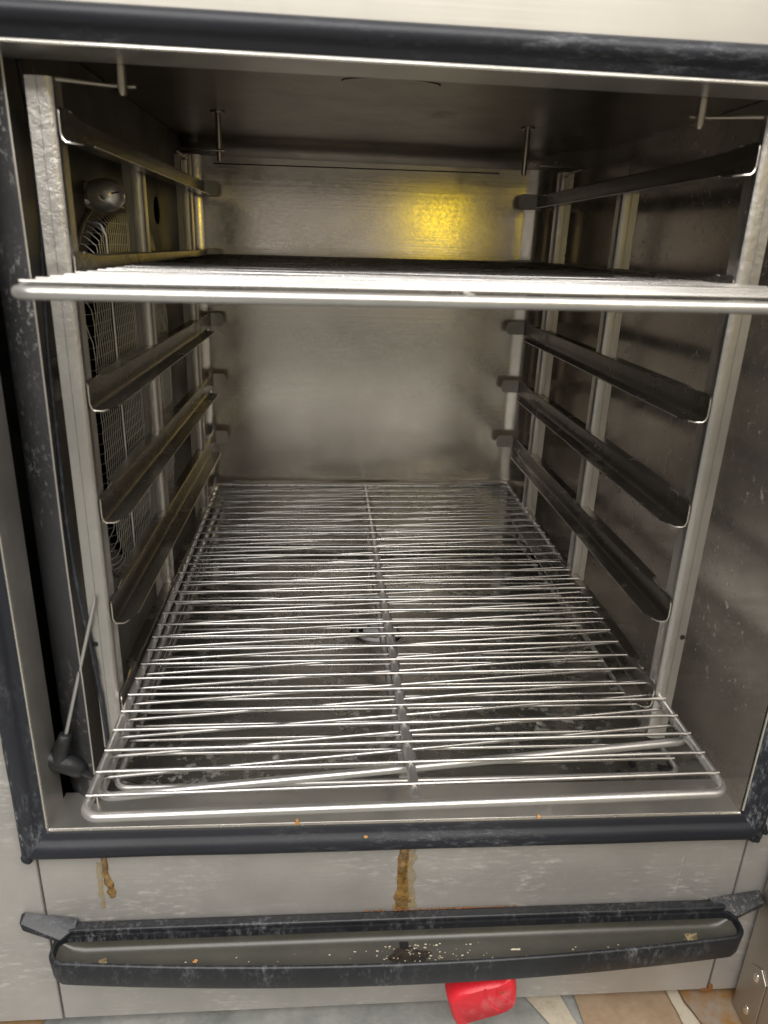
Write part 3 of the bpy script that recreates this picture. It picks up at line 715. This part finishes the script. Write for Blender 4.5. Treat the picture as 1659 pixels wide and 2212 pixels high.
# ------------------------------------------------------------------ crumbs
def crumb(c, s, mat, label, seed, group=None, name='crumb'):
    b = BM(); blob(b, c, s, seed, 2, .5); single(name, b, mat, label, 'crumb', c, group)
crumb((.2325, -.0045, .0015), (.0022, .0025, .0030), 'crumb', 'orange flake of food stuck on the bright sill edge left of centre', 1)
crumb((.2985, -.0150, -.0082), (.0020, .0016, .0012), 'crumb', 'small orange crumb on the rubber seal near its middle', 2)
crumb((.4700, -.0045, .0012), (.0020, .0016, .0010), 'crumb', 'brown speck on the sill edge right of the centre bar', 3)
crumb((.1330, -.0330, -.1420), (.0020, .0016, .0012), 'crumb', 'tan crumb in the left part of the drip tray', 4)
crumb((.4545, -.0335, -.1425), (.0052, .0011, .0009), 'pale_crumb', 'thin pale sliver in the drip tray right of the drain hole', 5)
def flat_patch(c, rx, ry, z, mat, label, cat, seed, thick=.0008):
    b = BM(); pts = []
    for k in range(30):
        a = 2*math.pi*k/30; r = 1+.45*noise.noise(Vector((math.cos(a)*1.3+seed, math.sin(a)*1.3, seed)))
        pts.append((c[0]+rx*r*math.cos(a), c[1]+ry*r*math.sin(a), z))
    poly_prism(b, pts, (0, 0, thick)); return single('food_residue', b, mat, label, cat, (c[0], c[1], z), None, False)
flat_patch((.6440, -.0270), .0072, .0090, -.1424, 'residue', 'tan ring of dried food at the right end of the drip tray', 'residue', 3.)
flat_patch((.0430, -.0320), .0046, .0060, -.1424, 'residue', 'small yellowish dried drop at the left end of the drip tray', 'residue', 8.)
b = BM()
for k in range(120):
    x = random.gauss(.355, .030) if k < 95 else random.uniform(.05, .66); y = -.0335+random.uniform(-.013, .009)
    s = random.uniform(.00025, .0008)
    blob(b, (x, y, -.1415-.0030*max(0, (-.027-y)/.024)), (s*random.uniform(1, 2.3), s, s*.7), k, 1, .3)
o = link('food_bits', b, 'pale_crumb'); o['kind'] = 'stuff'; o['label'] = 'scatter of pale rice-like bits around the drip tray drain hole'; o['category'] = 'food bits'
b = BM()
for c, s in (((.625, .060, .003), (.006, .004, .0012)), ((.600, .078, -.006), (.004, .006, .001)), ((.640, .074, -.004), (.0016, .005, .001)), ((.575, .055, .002), (.003, .002, .0015))):
    blob(b, c, s, c[0]*50, 2, .7)
o = link('burnt_flakes', b, 'black'); o['kind'] = 'stuff'; o['label'] = 'black burnt flakes on the front right of the oven floor'; o['category'] = 'burnt flakes'

# ------------------------------------------------------------------ floor in front of the oven (bottom edge of the picture)
slab([(.548, .10), (.553, -.05), (.563, -.20), (.95, -.20), (.95, .10)], 'stone_tan', zf+.004)
slab([(.655, .10), (.660, .0), (.668, -.05), (.69, -.12), (.71, -.12), (.690, -.05), (.675, .0), (.673, .10)], 'stone_cream', zf+.008, .0012)
slab([(.673, .10), (.675, .0), (.690, -.05), (.71, -.12), (.80, -.12), (.80, .10)], 'stone_rust', zf+.012, .001)
slab([(.485, .03), (.530, .03), (.5525, -.045), (.5525, -.075)], 'stone_cream', zf+.005, .001)
slab([(-.10, .03), (-.045, .03), (-.05, -.012), (-.10, -.02)], 'stone_rust', zf+.005, .002)

# ------------------------------------------------------------------ added yellow panel, unseen, given a glow to mirror dimly in the back wall
ym, ynt, yp_ = new_mat('glowing_yellow_panel'); yp_.inputs['Base Color'].default_value = (.8, .6, .02, 1)
yp_.inputs['Emission Color'].default_value = (1.0, .74, .03, 1); yp_.inputs['Emission Strength'].default_value = 1.9
single('yellow_reflection_panel', bbox((.66, -1.75, .53), (1.07, -1.74, .85)), ym, 'plain glowing yellow panel added behind the viewer for its reflection in the back wall', 'reflection panel', (1.07, -1.745, .40), None, False)
